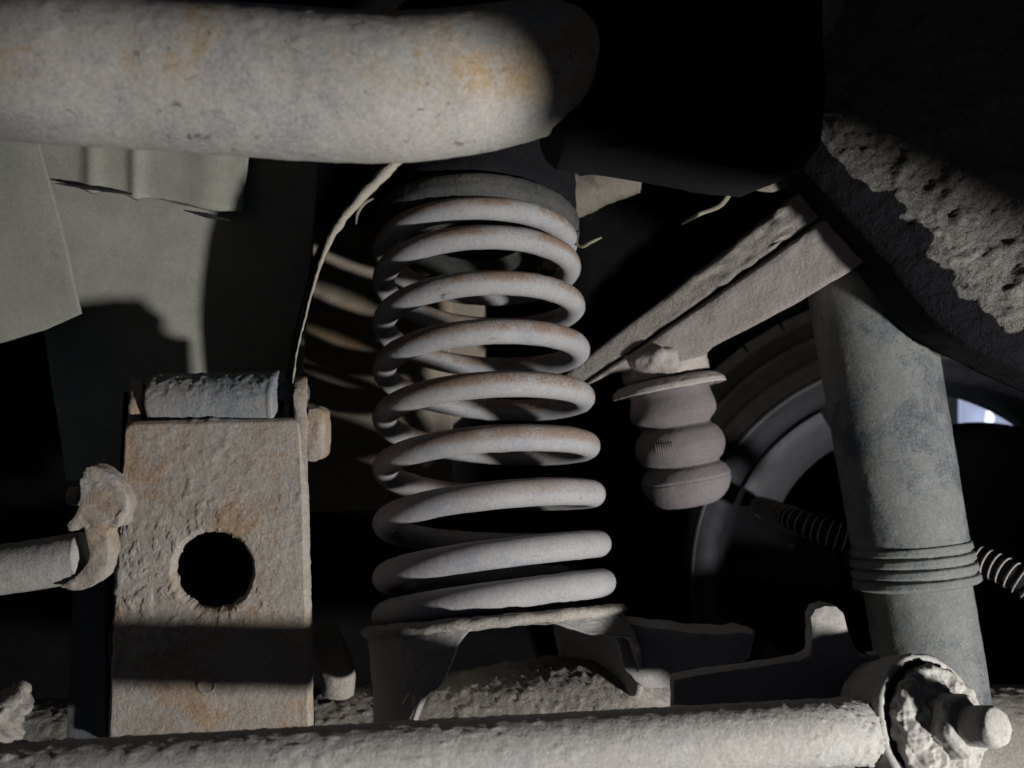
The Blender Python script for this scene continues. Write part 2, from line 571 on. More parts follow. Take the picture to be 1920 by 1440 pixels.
spring_thing = thing('coil_spring', 'dusty grey steel coil spring with rusty upper turns', 'spring', AX_B - Vector((0, 0, 0.02)))
make('wire', v, f, 'spring', spring_thing, disp=lambda p: 0.00016 * fbm(p, 260) + 0.0003 * sstep(fbm(p, 120, 4), 0.25, 0.7))

# upper seat (rubber isolator cup + pressed tower above)
top = axis_at(fz[9])
zt = fz[9]
tower = thing('spring_tower', 'shadowed grey upper spring seat with rubber isolator under the exhaust pipe', 'spring seat', top)
v, f = lathe_geo(Vector((top.x, top.y, zt)), Vector((0, 0, 1)), densify([(0.030, 0.006), (0.063, 0.006), (0.0675, 0.010), (0.0675, 0.018), (0.065, 0.021), (0.055, 0.023)], 0.002), 110)
make('isolator', v, f, 'seat', tower, disp=crust(0.0005, 0.0003, 150, 3))
v, f = lathe_geo(Vector((top.x, top.y, zt)), Vector((0, 0, 1)), densify([(0.058, 0.020), (0.0655, 0.025), (0.066, 0.045), (0.063, 0.10), (0.062, 0.16)], 0.003), 110)
make('tower_shell', v, f, 'dark', tower, disp=crust(0.0006, 0.0004, 110, 5))
# inner bump tube end seen between the coils is left to the structure behind

# lower seat: pressed plate with flared legs standing on the axle
base = axis_at(fz[1])
zs = fz[1] - 0.0092
def tilt(vs, k=0.085):
    return [Vector((p.x, p.y, p.z + k * (p.x - base.x))) for p in vs]
perch = thing('spring_perch', 'dark pressed steel spring perch with flared legs on the axle', 'spring seat', Vector((base.x, base.y, zs - 0.05)))
v, f = lathe_geo(Vector((base.x, base.y, zs)), Vector((0, 0, 1)), densify([(0.012, -0.004), (0.055, -0.004), (0.066, -0.006), (0.0745, -0.0055), (0.0765, -0.003), (0.0745, -0.0005), (0.066, 0.0), (0.05, 0.0005), (0.012, 0.0005)], 0.002), 120)
make('seat_plate', tilt(v), f, 'mud', perch, disp=crust(0.0009, 0.0007, 130, 8))
v, f = lathe_geo(Vector((base.x, base.y, zs)), Vector((0, 0, 1)), densify([(0.012, 0.0), (0.030, 0.002), (0.046, 0.004), (0.047, 0.020), (0.043, 0.024), (0.02, 0.026), (0.001, 0.026)], 0.002), 80)
make('rubber_pad', tilt(v), f, 'soot', perch, disp=crust(0.0006, 0.0005, 160, 2))
def leg(name, a0, a1, lows, flare, mat='perch'):
    """skirt from angle a0..a1 (degrees, -90 = towards us); lows = drop below the plate along the arc"""
    nu, nv = 70, 30
    V, Fc = [], []
    for side in (0, 1):
        for i in range(nu + 1):
            u = i / nu
            a = math.radians(a0 + (a1 - a0) * u)
            x = u * (len(lows) - 1); j = min(int(x), len(lows) - 2); t = x - j
            t = t * t * (3 - 2 * t)
            low = lows[j] * (1 - t) + lows[j + 1] * t
            for k in range(nv + 1):
                w = k / nv
                d = low * w
                r = 0.0735 + flare * (1 - math.exp(-d / 0.035)) - side * 0.0035
                V.append(Vector((base.x + r * math.cos(a), base.y + r * math.sin(a), zs - 0.004 - d)))
    st = (nu + 1) * (nv + 1)
    for side in (0, 1):
        for i in range(nu):
            for k in range(nv):
                q = side * st + i * (nv + 1) + k
                Fc.append((q, q + 1, q + nv + 2, q + nv + 1))
    for i in range(nu):
        for k in (0, nv):
            q = i * (nv + 1) + k
            Fc.append((q, q + nv + 1, q + nv + 1 + st, q + st))
    for i in (0, nu):
        for k in range(nv):
            q = i * (nv + 1) + k
            Fc.append((q, q + 1, q + 1 + st, q + st))
    make(name, tilt(V), Fc, mat, perch, disp=crust(0.0005, 0.0004, 140, 11))
leg('leg', 130, 262, [0.03, 0.034, 0.040, 0.052, 0.066, 0.058, 0.030, 0.002], -0.008)
leg('leg', 292, 420, [0.002, 0.010, 0.013, 0.022, 0.05, 0.055, 0.05], 0.022)

# ================================================================== axle housing
ay = 0.5
axle_pts = catmull([P(-160, 1440, 0.55), P(200, 1428, 0.55), P(600, 1410, 0.55), P(900, 1402, 0.55), P(1150, 1396, 0.55), P(1400, 1400, 0.55), P(1700, 1400, 0.56), P(2100, 1400, 0.58)], 60)
na = len(axle_pts)
def axr(p):
    x = (p - CAM).dot(CX)
    px = 960 + x / 0.515 * F
    return 0.039 + 0.017 * sstep(px, 560, 1150) * (1 - sstep(px, 1190, 1290))
v, f = tube_geo(axle_pts, [axr(p) for p in axle_pts], 220)
def axle_mask(p):
    return 0.12 + 0.88 * sstep(p.z - (CAM.z - 0.075), -0.012, 0.014)
make('axle_housing', v, f, 'mud', disp=lambda p: clods(0.0009, 260, 2, 0.15, 0.7, 0.0003, axle_mask)(p) + 0.0006 * fbm(p, 40, 3) + 0.0005 * sstep(fbm(p, 120, 7), 0.25, 0.31),
     label='mud crusted rear axle housing under the spring perch', cat='axle')

# ================================================================== upper exhaust pipe
pp = catmull([P(-110, 100, 0.50), P(-105, 112, 0.43), P(-85, 118, 0.375), P(-40, 121, 0.337), P(60, 125, 0.316), P(300, 140, 0.318), P(520, 157, 0.322), P(720, 167, 0.327), P(880, 154, 0.338), P(1010, 128, 0.362), P(1150, 96, 0.402), P(1300, 62, 0.455), P(1460, 30, 0.52), P(1560, 10, 0.57)], 30)
v, f = tube_geo(pp, 0.0276, 160)
make('exhaust_pipe', v, f, 'pipe', disp=lambda p: 0.00022 * fbm(p, 70, 3) + 0.0002 * sstep(fbm(p, 170, 8), 0.40, 0.46),
     label='thick dusty exhaust pipe with orange rust patches curving over the spring', cat='pipe')

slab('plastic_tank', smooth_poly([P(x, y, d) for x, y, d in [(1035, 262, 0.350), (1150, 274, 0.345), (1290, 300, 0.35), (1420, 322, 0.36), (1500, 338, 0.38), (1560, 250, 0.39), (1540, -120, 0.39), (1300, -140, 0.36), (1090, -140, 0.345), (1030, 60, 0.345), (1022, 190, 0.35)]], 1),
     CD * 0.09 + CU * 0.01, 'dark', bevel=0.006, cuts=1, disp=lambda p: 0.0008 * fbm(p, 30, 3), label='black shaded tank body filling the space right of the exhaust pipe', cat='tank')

# ================================================================== rusty bracket with bushing
DB = 0.447
br = thing('link_bracket', 'rusty mud crusted box bracket with a round hole in its face', 'bracket', P(400, 1380, DB + 0.03))
TL, TR, BR_, BL = P(232, 791, DB + 0.004), P(566, 785, DB), P(580, 1400, DB - 0.010), P(200, 1400, DB - 0.008)
hc = (398, 1071); hr = 73.0
u_ang, rings = 320, 84
V, Fc = [], []
def face_pt(px, py):
    u = (px - 200) / 380; w = (py - 788) / 612
    d = (DB + 0.003) * (1 - w) + (DB - 0.009) * w
    return P(px, py, d)
poly = [(232, 797), (240, 790), (400, 786), (556, 784), (563, 790), (572, 930), (576, 1070), (579, 1200), (582, 1400), (202, 1400), (206, 1250), (214, 1070), (224, 930)]
def ray_poly(cx, cy, a):
    dx, dy = math.cos(a), math.sin(a)
    best = None
    for i in range(len(poly)):
        x1, y1 = poly[i]; x2, y2 = poly[(i + 1) % len(poly)]
        ex, ey = x2 - x1, y2 - y1
        den = dx * ey - dy * ex
        if abs(den) < 1e-9: continue
        t = ((x1 - cx) * ey - (y1 - cy) * ex) / den
        s = ((x1 - cx) * dy - (y1 - cy) * dx) / den
        if t > 0 and -1e-6 <= s <= 1 + 1e-6 and (best is None or t < best):
            best = t
    return best
for i in range(u_ang):
    a = 2 * math.pi * i / u_ang
    far = ray_poly(hc[0], hc[1], a)
    near = hr + 2.2 * noise.noise(Vector((math.cos(a) * 6, math.sin(a) * 6, 2))) + 1.5 * noise.noise(Vector((math.cos(a) * 22, math.sin(a) * 22, 5)))
    far += 1.3 * noise.noise(Vector((math.cos(a) * 25, math.sin(a) * 25, 9)))
    # inside of the hole, rounded lip, face, rounded outer edge
    V.append(face_pt(hc[0] + math.cos(a) * near, hc[1] + math.sin(a) * near) + CD * 0.006)
    for k in range(rings + 1):
        t = k / rings
        r = near + (far - near) * t
        p = face_pt(hc[0] + math.cos(a) * r, hc[1] + math.sin(a) * r)
        e = min((r - near), (far - r)) / 8.0
        p = p + CD * (0.0022 * (1 - sstep(e, 0, 1)))
        V.append(p)
    V.append(face_pt(hc[0] + math.cos(a) * far, hc[1] + math.sin(a) * far) + CD * 0.008)
st = rings + 3
for i in range(u_ang):
    i2 = (i + 1) % u_ang
    for k in range(st - 1):
        Fc.append((i * st + k, i * st + k + 1, i2 * st + k + 1, i2 * st + k))
make('front_plate', V, Fc, 'bracket', br, disp=lambda p: 0.0003 * fbm(p, 60, 1) + 0.00022 * fbm(p, 260, 6, 3) + 0.0006 * sstep(fbm(p, 150, 20, 4), 0.26, 0.31) * sstep(fbm(p, 18, 31, 2), -0.35, 0.35))
BK = Vector((0, 1, 0)) * 0.075
# side plates: rounded ears above the front plate
def side_plate(pxs, d, wdt, name='side_plate', back=0.07):
    prof = []
    for (h, y) in pxs:
        prof.append((h, y))
    return prof
def plate_yz(name, x_top, x_bot, wid, d0, ytop, ybot, depth, mat):
    # plate lying in the depth direction; outline drawn in (depth, height), ear rounded on top
    A = P(x_bot, ybot, d0); B = P(x_top, ytop, d0)
    hgt = (B - A)
    out = []
    back = (A.lerp(B, 0.5) - CAM); back.z = 0; back.normalize()
    out.append(A)
    out.append(A + hgt * 0.80)
    for k in range(9):
        t = math.radians(180 - 22.5 * k)
        out.append(A + hgt * 0.93 + hgt.normalized() * (math.sin(t) * hgt.length * 0.07) + back * (depth * 0.42 + math.cos(t) * depth * 0.42))
    out.append(A + back * depth)
    return slab(name, out, CX * wid, mat, br, bevel=0.0012, cuts=3, disp=lambda p: 0.0006 * fbm(p, 120, 4) + 0.0006 * sstep(fbm(p, 140, 9), 0.1, 0.2))
plate_yz('side_plate', 247, 203, 0.0068, DB + 0.012, 703, 1400, 0.024, 'bracket')
plate_yz('side_plate', 552, 560, 0.0062, DB + 0.004, 699, 1400, 0.024, 'bracket')
# bushing barrel between the ears
A, B = P(292, 754, DB + 0.022), P(527, 751, DB + 0.018)
ax = B - A
Lb = ax.length
v, f = lathe_geo(A, ax, densify([(0.006, 0.0), (0.0125, -0.0005), (0.0148, 0.0008), (0.0155, 0.003), (0.0155, Lb - 0.0030), (0.0158, Lb - 0.0024), (0.0158, Lb - 0.0006), (0.0150, Lb), (0.006, Lb)], 0.0009), 120)
make('bushing', v, f, 'barrel', br, disp=lambda p: 0.0002 * fbm(p, 150, 2) + 0.0005 * sstep(fbm(p, 230, 14), 0.16, 0.26) * sstep((p - A).dot(UPV), -0.004, 0.010))
A2, B2 = P(255, 740, DB + 0.024), P(575, 737, DB + 0.018)
v, f = tube_geo([A2, B2], 0.0055, 24)
make('through_bolt', v, f, 'soot', br)
slab('bolt_head', smooth_poly([P(571, 766, DB + 0.006), P(598, 764, DB + 0.006), P(606, 780, DB + 0.006), P(606, 850, DB + 0.006), P(598, 864, DB + 0.006), P(571, 866, DB + 0.006)], 1), CD * 0.02, 'bracket', br, bevel=0.002, cuts=2, disp=crust(0.0005, 0.0004, 170, 6))
slab('dark_backing', [P(x, y, DB + 0.040) for x, y in [(232, 735), (562, 735), (590, 1400), (200, 1400)]], CD * 0.003, 'dark', br, bevel=0)  # added black sheet that stops light leaking through the bracket
# shaded return flange on the left and a tapped boss low on the face
slab('return_flange', [P(136, 1100, DB + 0.035), P(196, 1100, DB + 0.035), P(200, 1395, DB + 0.03), P(124, 1395, DB + 0.03)], CD * 0.006, 'soot', br, cuts=3, disp=crust(0.0008, 0.0004, 120, 3))
v, f = lathe_geo(P(388, 1283, DB - 0.006), -CD, densify([(0.0048, -0.003), (0.0052, 0.0008), (0.0042, 0.0016), (0.003, 0.0004), (0.0001, -0.001)], 0.0006), 30)
make('welded_boss', v, f, 'bracket', br, disp=crust(0.0003, 0.0002, 300))

# bar end and its clip at the left edge
DR = 0.435
bar = [P(-160, 1085, DR), P(-40, 1073, DR), P(60, 1060, DR), P(120, 1050, DR), P(158, 1044, DR)]
v, f = tube_geo(catmull(bar, 20), 0.0128, 64)
make('stabiliser_bar', v, f, 'rod', disp=lambda p: 0.0002 * fbm(p, 150), label='smooth grey round bar held by a clip at the bracket side', cat='bar')
hook = [(166, 872), (186, 876), (212, 893), (236, 925), (238, 955), (226, 990), (200, 988), (205, 1025), (202, 1058), (188, 1088), (160, 1106), (130, 1108), (106, 1101), (140, 1086), (160, 1062), (168, 1038), (162, 1005), (155, 985), (140, 999), (120, 994), (140, 968), (150, 940), (150, 890)]
slab('bar_clip', smooth_poly([P(x, y, DR - 0.0125) for x, y in hook], 1), CD * 0.012, 'bracket', bevel=0.0015, cuts=3, disp=crust(0.0006, 0.0005, 150, 12),
     label='hooked dusty steel clip wrapped under the round bar end', cat='clip')
v, f = lathe_geo(P(130, 930, DR + 0.02), CX, densify([(0.001, 0), (0.004, 0.0), (0.005, 0.001), (0.005, 0.006), (0.001, 0.007)], 0.001), 24)
make('clip_stud', v, f, 'bracket', label='tiny pale stud in the dark beside the hooked clip', cat='stud')

# ================================================================== lower rod with eye
DT = 0.355
rodp = catmull([P(-260, 1478, 0.346), P(0, 1464, 0.351), P(500, 1435, 0.360), P(1000, 1405, 0.374), P(1400, 1381, 0.386), P(1570, 1372, 0.396), P(1650, 1368, 0.424)], 60)
nr = len(rodp)
rr = []
for i, p in enumerate(rodp):
    l = p - CAM
    px = 960 + l.dot(CX) / l.dot(CD) * F
    rr.append(0.0144 * (1 + 0.10 * sstep(px, 1540, 1640)))
v, f = tube_geo(rodp, rr, 150)
lr = thing('panhard_rod', 'thick pale dusty rod lying along the bottom with an eye at its right end', 'rod', P(1760, 1440, 0.36))
def rodmask(p):
    l = p - CAM
    px = 960 + l.dot(CX) / l.dot(CD) * F
    return (0.35 + 0.65 * sstep(nz(p, 9, 4), -0.2, 0.3)) * (0.35 + 0.65 * (1 - sstep(px, 900, 1300)) + 0.5 * sstep(px, 1600, 1660))
make('tube', v, f, 'rod', lr, disp=lambda p: rodmask(p) * clods(0.0016, 210, 5, 0.22, 0.6, 0.0003)(p) + 0.0002 * fbm(p, 200, 4))
ec = P(1744, 1360, 0.404)
eax = (CX * 0.38 - CD * 0.86 + CU * 0.33).normalized()
Re = 0.0322
v, f = lathe_geo(ec, eax, densify([(0.012, -0.030), (Re - 0.005, -0.030), (Re - 0.001, -0.026), (Re, -0.010), (Re, 0.000), (Re - 0.0010, 0.0016), (Re - 0.003, 0.0014), (Re - 0.0035, -0.004)], 0.0011), 180)
make('eye', v, f, 'rod', lr, disp=crust(0.0006, 0.0004, 110, 3))
v, f = lathe_geo(ec, eax, densify([(Re - 0.0030, -0.004), (Re - 0.0034, 0.0000), (Re - 0.009, 0.0008)], 0.001), 120)
make('bushing_rubber', v, f, 'gaiter', lr)
v, f = lathe_geo(ec, eax, densify([(Re - 0.0068, -0.003), (Re - 0.0056, 0.0060), (Re - 0.0075, 0.0085), (0.016, 0.0105), (0.010, 0.0125), (0.0004, 0.0125)], 0.0006), 260)
def crumple(p):
    return 0.0030 * fbm(p, 55, 3, 2) + 0.0034 * (0.3 - abs(fbm(p, 95, 8, 2))) + 0.0009 * fbm(p, 330, 2, 3)
make('washer', v, f, 'rod', lr, disp=crumple)
v, f = lathe_geo(ec + eax * 0.010, eax, densify([(0.0165, 0.0), (0.0150, 0.0030), (0.0146, 0.0095), (0.0132, 0.0122), (0.0085, 0.0130), (0.004, 0.0130)], 0.0007), 96)
un, vn, an = basis(eax)
vv = []
for p in v:                                            # six flats under the mud
    q = p - ec
    th = math.atan2(q.dot(vn), q.dot(un))
    hx = math.cos(math.pi / 6) / math.cos((th + 0.3) % (math.pi / 3) - math.pi / 6)
    ra = q - an * q.dot(an)
    vv.append(p + ra * (hx - 1) * 0.8)
make('nut', vv, f, 'rod', lr, disp=lambda p: 0.0009 * fbm(p, 120, 4, 3) + 0.0003 * fbm(p, 400, 4, 2))
v, f = lathe_geo(ec + eax * 0.018, eax, densify([(0.0088, 0.0), (0.0088, 0.0165), (0.0078, 0.0190), (0.005, 0.0198), (0.0002, 0.0200)], 0.0009), 48)
make('stud', v, f, 'rod', lr, disp=lambda p: 0.0003 * fbm(p, 200))

# ================================================================== shock absorber
SK = 1.30
sa, sb = P(1600, 400, 0.445 * SK), P(1752, 1300, 0.410 * SK)
sx = sb - sa
Ls = sx.length
def sh(py):           # distance along the axis for a height in the photo
    return Ls * (py - 400) / 900.0
shock = thing('shock_absorber', 'dusty blue grey shock absorber tube with a grooved collar', 'shock absorber', sb)
prof = densify([(0.010, sh(415)), (0.024, sh(420)), (0.0290, sh(440)), (0.0286, sh(600)), (0.0268, sh(1036))], 0.0018)
v, f = lathe_geo(sa, sx, [(a * SK, b) for a, b in prof], 140)
make('dust_tube', v, f, 'shock', shock, disp=lambda p: 0.00010 * fbm(p, 100, 1) + 0.00025 * sstep(fbm(p, 110, 6), 0.42, 0.46))
r0 = 0.0272
cp = [(r0 - 0.001, sh(1030))]
for k in range(4):
    y0 = 1036 + k * 19
    cp += [(r0 + 0.0004 * k - 0.001, sh(y0)), (r0 + 0.0004 * k + 0.0006, sh(y0 + 2.5)), (r0 + 0.0004 * k + 0.0008, sh(y0 + 13)), (r0 + 0.0004 * k - 0.0008, sh(y0 + 16.5))]
cp += [(0.0235, sh(1114))]
v, f = lathe_geo(sa, sx, [(a * SK, b) for a, b in densify(cp, 0.0009)], 120)
make('collar', v, f, 'shock', shock, disp=lambda p: 0.0003 * fbm(p, 160, 3))
v, f = lathe_geo(sa, sx, densify([(0.023, sh(1090)), (0.0318, sh(1092)), (0.0316, sh(1250)), (0.0306, sh(1345)), (0.010, sh(1360))], 0.0018), 120)
make('lower_body', v, f, 'shock', shock, disp=lambda p: 0.00025 * fbm(p, 120, 5))

# ================================================================== diagonal arm and bump stop
arm = thing('chassis_arm', 'diagonal dusty steel chassis arm sloping down towards the coil spring', 'beam', P(1250, 690, 0.53))
def da(px):           # depth along the arm
    return 0.602 - 0.088 * (px - 1090) / 550.0
slab('front_face', [P(x, y, da(x)) for x, y in [(1075, 735), (1200, 655), (1330, 565), (1450, 482), (1572, 396), (1630, 356), (1708, 438), (1648, 475), (1505, 564), (1337, 652), (1322, 668), (1240, 690), (1150, 700)]],
     CD * 0.03 + CU * 0.006, 'arm', arm, bevel=0.0015, cuts=3, disp=lambda p: 0.0004 * fbm(p, 70, 4) + 0.0004 * sstep(fbm(p, 60, 8), 0.30, 0.36))
lip = [(1070, 735), (1195, 650), (1320, 560), (1440, 475), (1564, 390), (1615, 354), (1580, 300), (1530, 338), (1420, 428), (1300, 520), (1180, 610), (1060, 704)]
slab('upper_flange', [P(x, y, da(x) + 0.0025) for x, y in lip], CD * 0.03, 'mud', arm, bevel=0.002, cuts=3,
     disp=lambda p: clods(0.0015, 130, 4, 0.0, 0.6, 0.0005, lambda q: 0.12 + sstep((q - CAM).dot(CX), 0.09, 0.15))(p))
slab('seam_gap', [P(x, y, da(x) + 0.010) for x, y in [(1075, 745), (1640, 358), (1620, 330), (1065, 720)]], CD * 0.02, 'gaiter', arm, bevel=0)
BK_ = 1.075
bst = P(1248, 700, 0.602)
bsx = P(1296, 950, 0.595) - bst
def bg_(pr):
    return [(a * BK_, b * BK_) for a, b in pr]
v, f = lathe_geo(bst, bsx, bg_(densify([(0.012, -0.015), (0.0270, -0.014), (0.0285, -0.011), (0.0275, -0.003), (0.027, 0.003), (0.01, 0.004)], 0.0012)), 110)
make('stop_mount', v, f, 'arm', arm, disp=lambda p: clods(0.0016, 90, 7, 0.1, 0.6, 0.0003)(p))
bs = thing('bump_stop', 'dusty mauve ribbed rubber bump stop hanging below the diagonal arm', 'bump stop', P(1290, 955, 0.585))
v, f = lathe_geo(bst, bsx, bg_(densify([(0.010, 0.0035), (0.026, 0.0035), (0.0325, 0.005), (0.0365, 0.0085), (0.0372, 0.0115), (0.0360, 0.0118), (0.0318, 0.0085), (0.024, 0.0072), (0.010, 0.0072)], 0.0009)), 120)
make('cup', v, f, 'arm', bs, disp=crust(0.0003, 0.0002, 120, 4))
kk = F / 0.535
def hb(py): return (py - 700) / kk * 1.03
bp_ = [(0.012, hb(722)), (0.0245, hb(726)), (0.0262, hb(745)), (0.0280, hb(768)), (0.0272, hb(784)), (0.0228, hb(798)), (0.0224, hb(804)),
       (0.0262, hb(815)), (0.0288, hb(833)), (0.0288, hb(848)), (0.0262, hb(866)), (0.0232, hb(876)), (0.0262, hb(885)), (0.0288, hb(900)), (0.0284, hb(905)),
       (0.0286, hb(909)), (0.0272, hb(922)), (0.0244, hb(936)), (0.0200, hb(947)), (0.015, hb(953)), (0.010, hb(951)), (0.007, hb(944)), (0.0002, hb(942))]
sm = []
for i in range(len(bp_) - 1):
    a = bp_[max(i - 1, 0)]; b = bp_[i]; c = bp_[i + 1]; d = bp_[min(i + 2, len(bp_) - 1)]
    for q in range(5):
        t = q / 5
        sm.append(tuple(0.5 * (2 * b[j] + (c[j] - a[j]) * t + (2 * a[j] - 5 * b[j] + 4 * c[j] - d[j]) * t * t + (3 * b[j] - a[j] - 3 * c[j] + d[j]) * t ** 3) for j in (0, 1)))
sm.append(bp_[-1])
v, f = lathe_geo(bst, bsx, bg_(sm), 120)
make('rubber', v, f, 'rubber', bs, disp=lambda p: 0.0003 * fbm(p, 60, 2) + 0.00012 * fbm(p, 300, 2))
# moulded strokes on the second rib
u_, v_, a_ = basis(bsx)
for k in range(8):
    ang = -2.02 + 0.055 * k
    d0 = (CX * math.sin(ang + 1.3) - CD * math.cos(ang + 1.3))
    d0 = (d0 - a_ * d0.dot(a_)).normalized()
    p0 = bst + a_ * hb(828 + (k % 2)) * BK_ + d0 * 0.0287 * BK_
    p1 = bst + a_ * hb(843) * BK_ + d0 * 0.0289 * BK_
    v, f = tube_geo([p0, p0.lerp(p1, 0.5) + d0 * 0.0002, p1], 0.00045, 6)
    make('moulded_stroke', v, f, 'rubber', bs)

# ================================================================== shock mount casting with the tab
cast = thing('shock_mount', 'dark shaded mounting plate with one upright rounded tab beside the shock absorber', 'bracket', P(1480, 1330, 0.47))
out = [(1262, 1275), (1330, 1262), (1420, 1250), (1500, 1238), (1520, 1226), (1522, 1190), (1519, 1158), (1528, 1141), (1548, 1135), (1570, 1137), (1583, 1152), (1594, 1190), (1606, 1222), (1630, 1238), (1680, 1243), (1730, 1260), (1730, 1390), (1262, 1390)]
slab('plate', [P(x, y, 0.432) for x, y in out], CD * 0.010, 'perch', cast, bevel=0.0022, cuts=3, disp=crust(0.0005, 0.0003, 110, 4))
slab('rear_bar', smooth_poly([P(x, y, 0.50) for x, y in [(1150, 1165), (1230, 1178), (1330, 1190), (1420, 1184), (1415, 1205), (1405, 1245), (1300, 1290), (1180, 1290)]], 1), CD * 0.02, 'perch', cast, bevel=0.002, cuts=2, disp=crust(0.0012, 0.0005, 90, 9))
tip = slab('bolt_tip', [P(1628, 1228, 0.430), P(1650, 1227, 0.430), P(1652, 1246, 0.430), P(1636, 1247, 0.430)], CD * 0.006, 'rod', cast, bevel=0.0008)

# ================================================================== muddy frame rail (upper right), comes towards us out of the frame
rail = thing('frame_rail', 'mud caked dark frame rail slanting across the corner above the shock absorber', 'frame rail', P(1900, 620, 0.40))
edge_l = catmull([P(1120, -60, 0.60), P(1320, 130, 0.56), P(1500, 318, 0.518), P(1640, 470, 0.496), P(1760, 610, 0.482), P(1930, 705, 0.468), P(2150, 800, 0.46), P(2400, 930, 0.45)], 40)
sec = []
for k in range(13):      # rounded lower front corner then up the front face, back over the top, down behind
    t = math.radians(200 + 0)  # unused start
Sa = (CX * 0.72 + CU * 0.69)
def section():
    pts = []
    R = 0.030
    for k in range(25):
        t = math.pi * (1.0 - 0.5 * k / 24)          # from pointing back-left to front
        pts.append((R - R * math.sin(t) * 0 + (-R * math.cos(math.pi - t)) + 0.0, 0))
    return pts
prof = []
R = 0.034
for k in range(31):
    t = math.radians(-90 + 135 * k / 30)            # from straight back-below round to the front
    prof.append((R - R * math.cos(t) * 1.0, -R * math.sin(t) ))
prof2 = []
# (along Sa, towards camera) : underside -> rounded belly -> front face
for k in range(40):
    t = math.radians(180 * k / 39 * 0.5)
    prof2.append((R * (1 - math.cos(t)), 0.012 * math.sin(t)))
for k in range(1, 60):
    prof2.append((R + 0.14 * k / 59, 0.012 + 0.022 * sstep(k / 59, 0.0, 0.7)))
for k in range(1, 10):
    prof2.append((R + 0.14 + 0.01 * k / 9, 0.034 - 0.08 * k / 9))
for k in range(1, 16):
    prof2.append(((R + 0.15) * (1 - k / 16), 0.034 - 0.08))
for k in range(1, 8):
    prof2.append((0.0, (0.034 - 0.08) * (1 - k / 8)))
V, Fc = [], []
m = len(prof2)
for p in edge_l:
    for sv, tv in prof2:
        V.append(p + Sa * sv - CD * tv)
V2, F2 = [], []
for i in range(len(edge_l) - 1):
    for k in range(m):
        k2 = (k + 1) % m
        Fc.append((i * m + k, i * m + k2, (i + 1) * m + k2, (i + 1) * m + k))
def sdist(p):                                        # distance above the lower edge, across the rail
    best = min(edge_l[::8], key=lambda q: (q - p).length_squared)
    return (p - best).dot(Sa)
def rail_h(p):
    k = sstep(sdist(p), 0.004, 0.040)
    return (0.15 + 0.85 * k) * (clods(0.0035, 70, 3, -0.15, 0.7, 0.0008)(p) + 0.0014 * abs(fbm(p, 210, 6, 3)))
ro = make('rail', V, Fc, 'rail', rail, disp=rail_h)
# colour turns black along the lower edge, mud sticks above it (soft ragged border kept per vertex)
at_ = ro.data.attributes.new('edge_black', 'FLOAT', 'POINT')
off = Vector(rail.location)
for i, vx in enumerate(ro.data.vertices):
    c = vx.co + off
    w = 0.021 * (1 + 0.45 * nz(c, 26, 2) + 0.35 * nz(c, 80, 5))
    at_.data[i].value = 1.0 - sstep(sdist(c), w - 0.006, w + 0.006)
nt = M['rail'].node_tree
b_ = nt.nodes['Principled BSDF']
src = b_.inputs['Base Color'].links[0].from_socket
an_ = nt.nodes.new('ShaderNodeAttribute'); an_.attribute_name = 'edge_black'
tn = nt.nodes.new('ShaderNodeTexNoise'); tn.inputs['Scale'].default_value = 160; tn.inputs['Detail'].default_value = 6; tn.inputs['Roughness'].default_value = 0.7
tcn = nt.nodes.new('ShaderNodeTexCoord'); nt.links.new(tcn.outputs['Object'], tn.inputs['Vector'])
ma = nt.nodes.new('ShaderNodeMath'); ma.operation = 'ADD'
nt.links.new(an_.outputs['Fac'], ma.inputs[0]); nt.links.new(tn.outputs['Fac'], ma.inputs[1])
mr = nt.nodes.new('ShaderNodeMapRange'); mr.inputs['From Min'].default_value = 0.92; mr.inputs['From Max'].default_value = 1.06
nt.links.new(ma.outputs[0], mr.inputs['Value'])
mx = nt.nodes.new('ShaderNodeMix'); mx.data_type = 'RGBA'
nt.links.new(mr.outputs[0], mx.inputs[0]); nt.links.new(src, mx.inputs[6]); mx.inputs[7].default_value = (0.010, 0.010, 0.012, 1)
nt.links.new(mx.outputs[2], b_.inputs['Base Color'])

# ================================================================== wheel
wc = P(1742, 1105, 0.735)
wax = (-CX * 0.30 - CD * 0.95 + CU * 0.0).normalized()
wh = thing('wheel', 'dark road wheel with ribbed tyre behind the shock absorber', 'wheel', wc - UPV * 0.29)
k_ = 0.735 / F
tyre = densify([(0.196, 0.004), (0.203, 0.008), (0.2045, 0.011), (0.216, 0.0135), (0.2175, 0.0150), (0.2190, 0.0135), (0.236, 0.011), (0.2368, 0.0122), (0.238, 0.0108), (0.254, 0.004), (0.2555, 0.0055), (0.257, 0.003),
                (0.268, -0.006), (0.285, -0.022), (0.296, -0.05), (0.300, -0.12), (0.285, -0.19), (0.20, -0.21)], 0.004)
v, f = lathe_geo(wc, wax, tyre, 180)
tyre_o = make('tyre', v, f, 'tyre', wh)
u0, v0, a0 = basis(wax)
for k in range(44):
    t = 2 * math.pi * (k + 0.35) / 44
    if not (0.30 < (t % (2 * math.pi)) < 6.2): pass
    rd = u0 * math.cos(t) + v0 * math.sin(t)
    tg = wax.cross(rd)
    long = 0.0176
    c = wc + rd * 0.276 + wax * (-0.008)
    ra = (rd * 0.019 - wax * 0.017)
    vv, ff = boxgeo(c, ra, tg * long * 0.92, (wax * 0.70 + rd * 0.70) * 0.0050, 0.0012)
    make('tread_block', vv, ff, 'tyre', tyre_o, smooth=False)
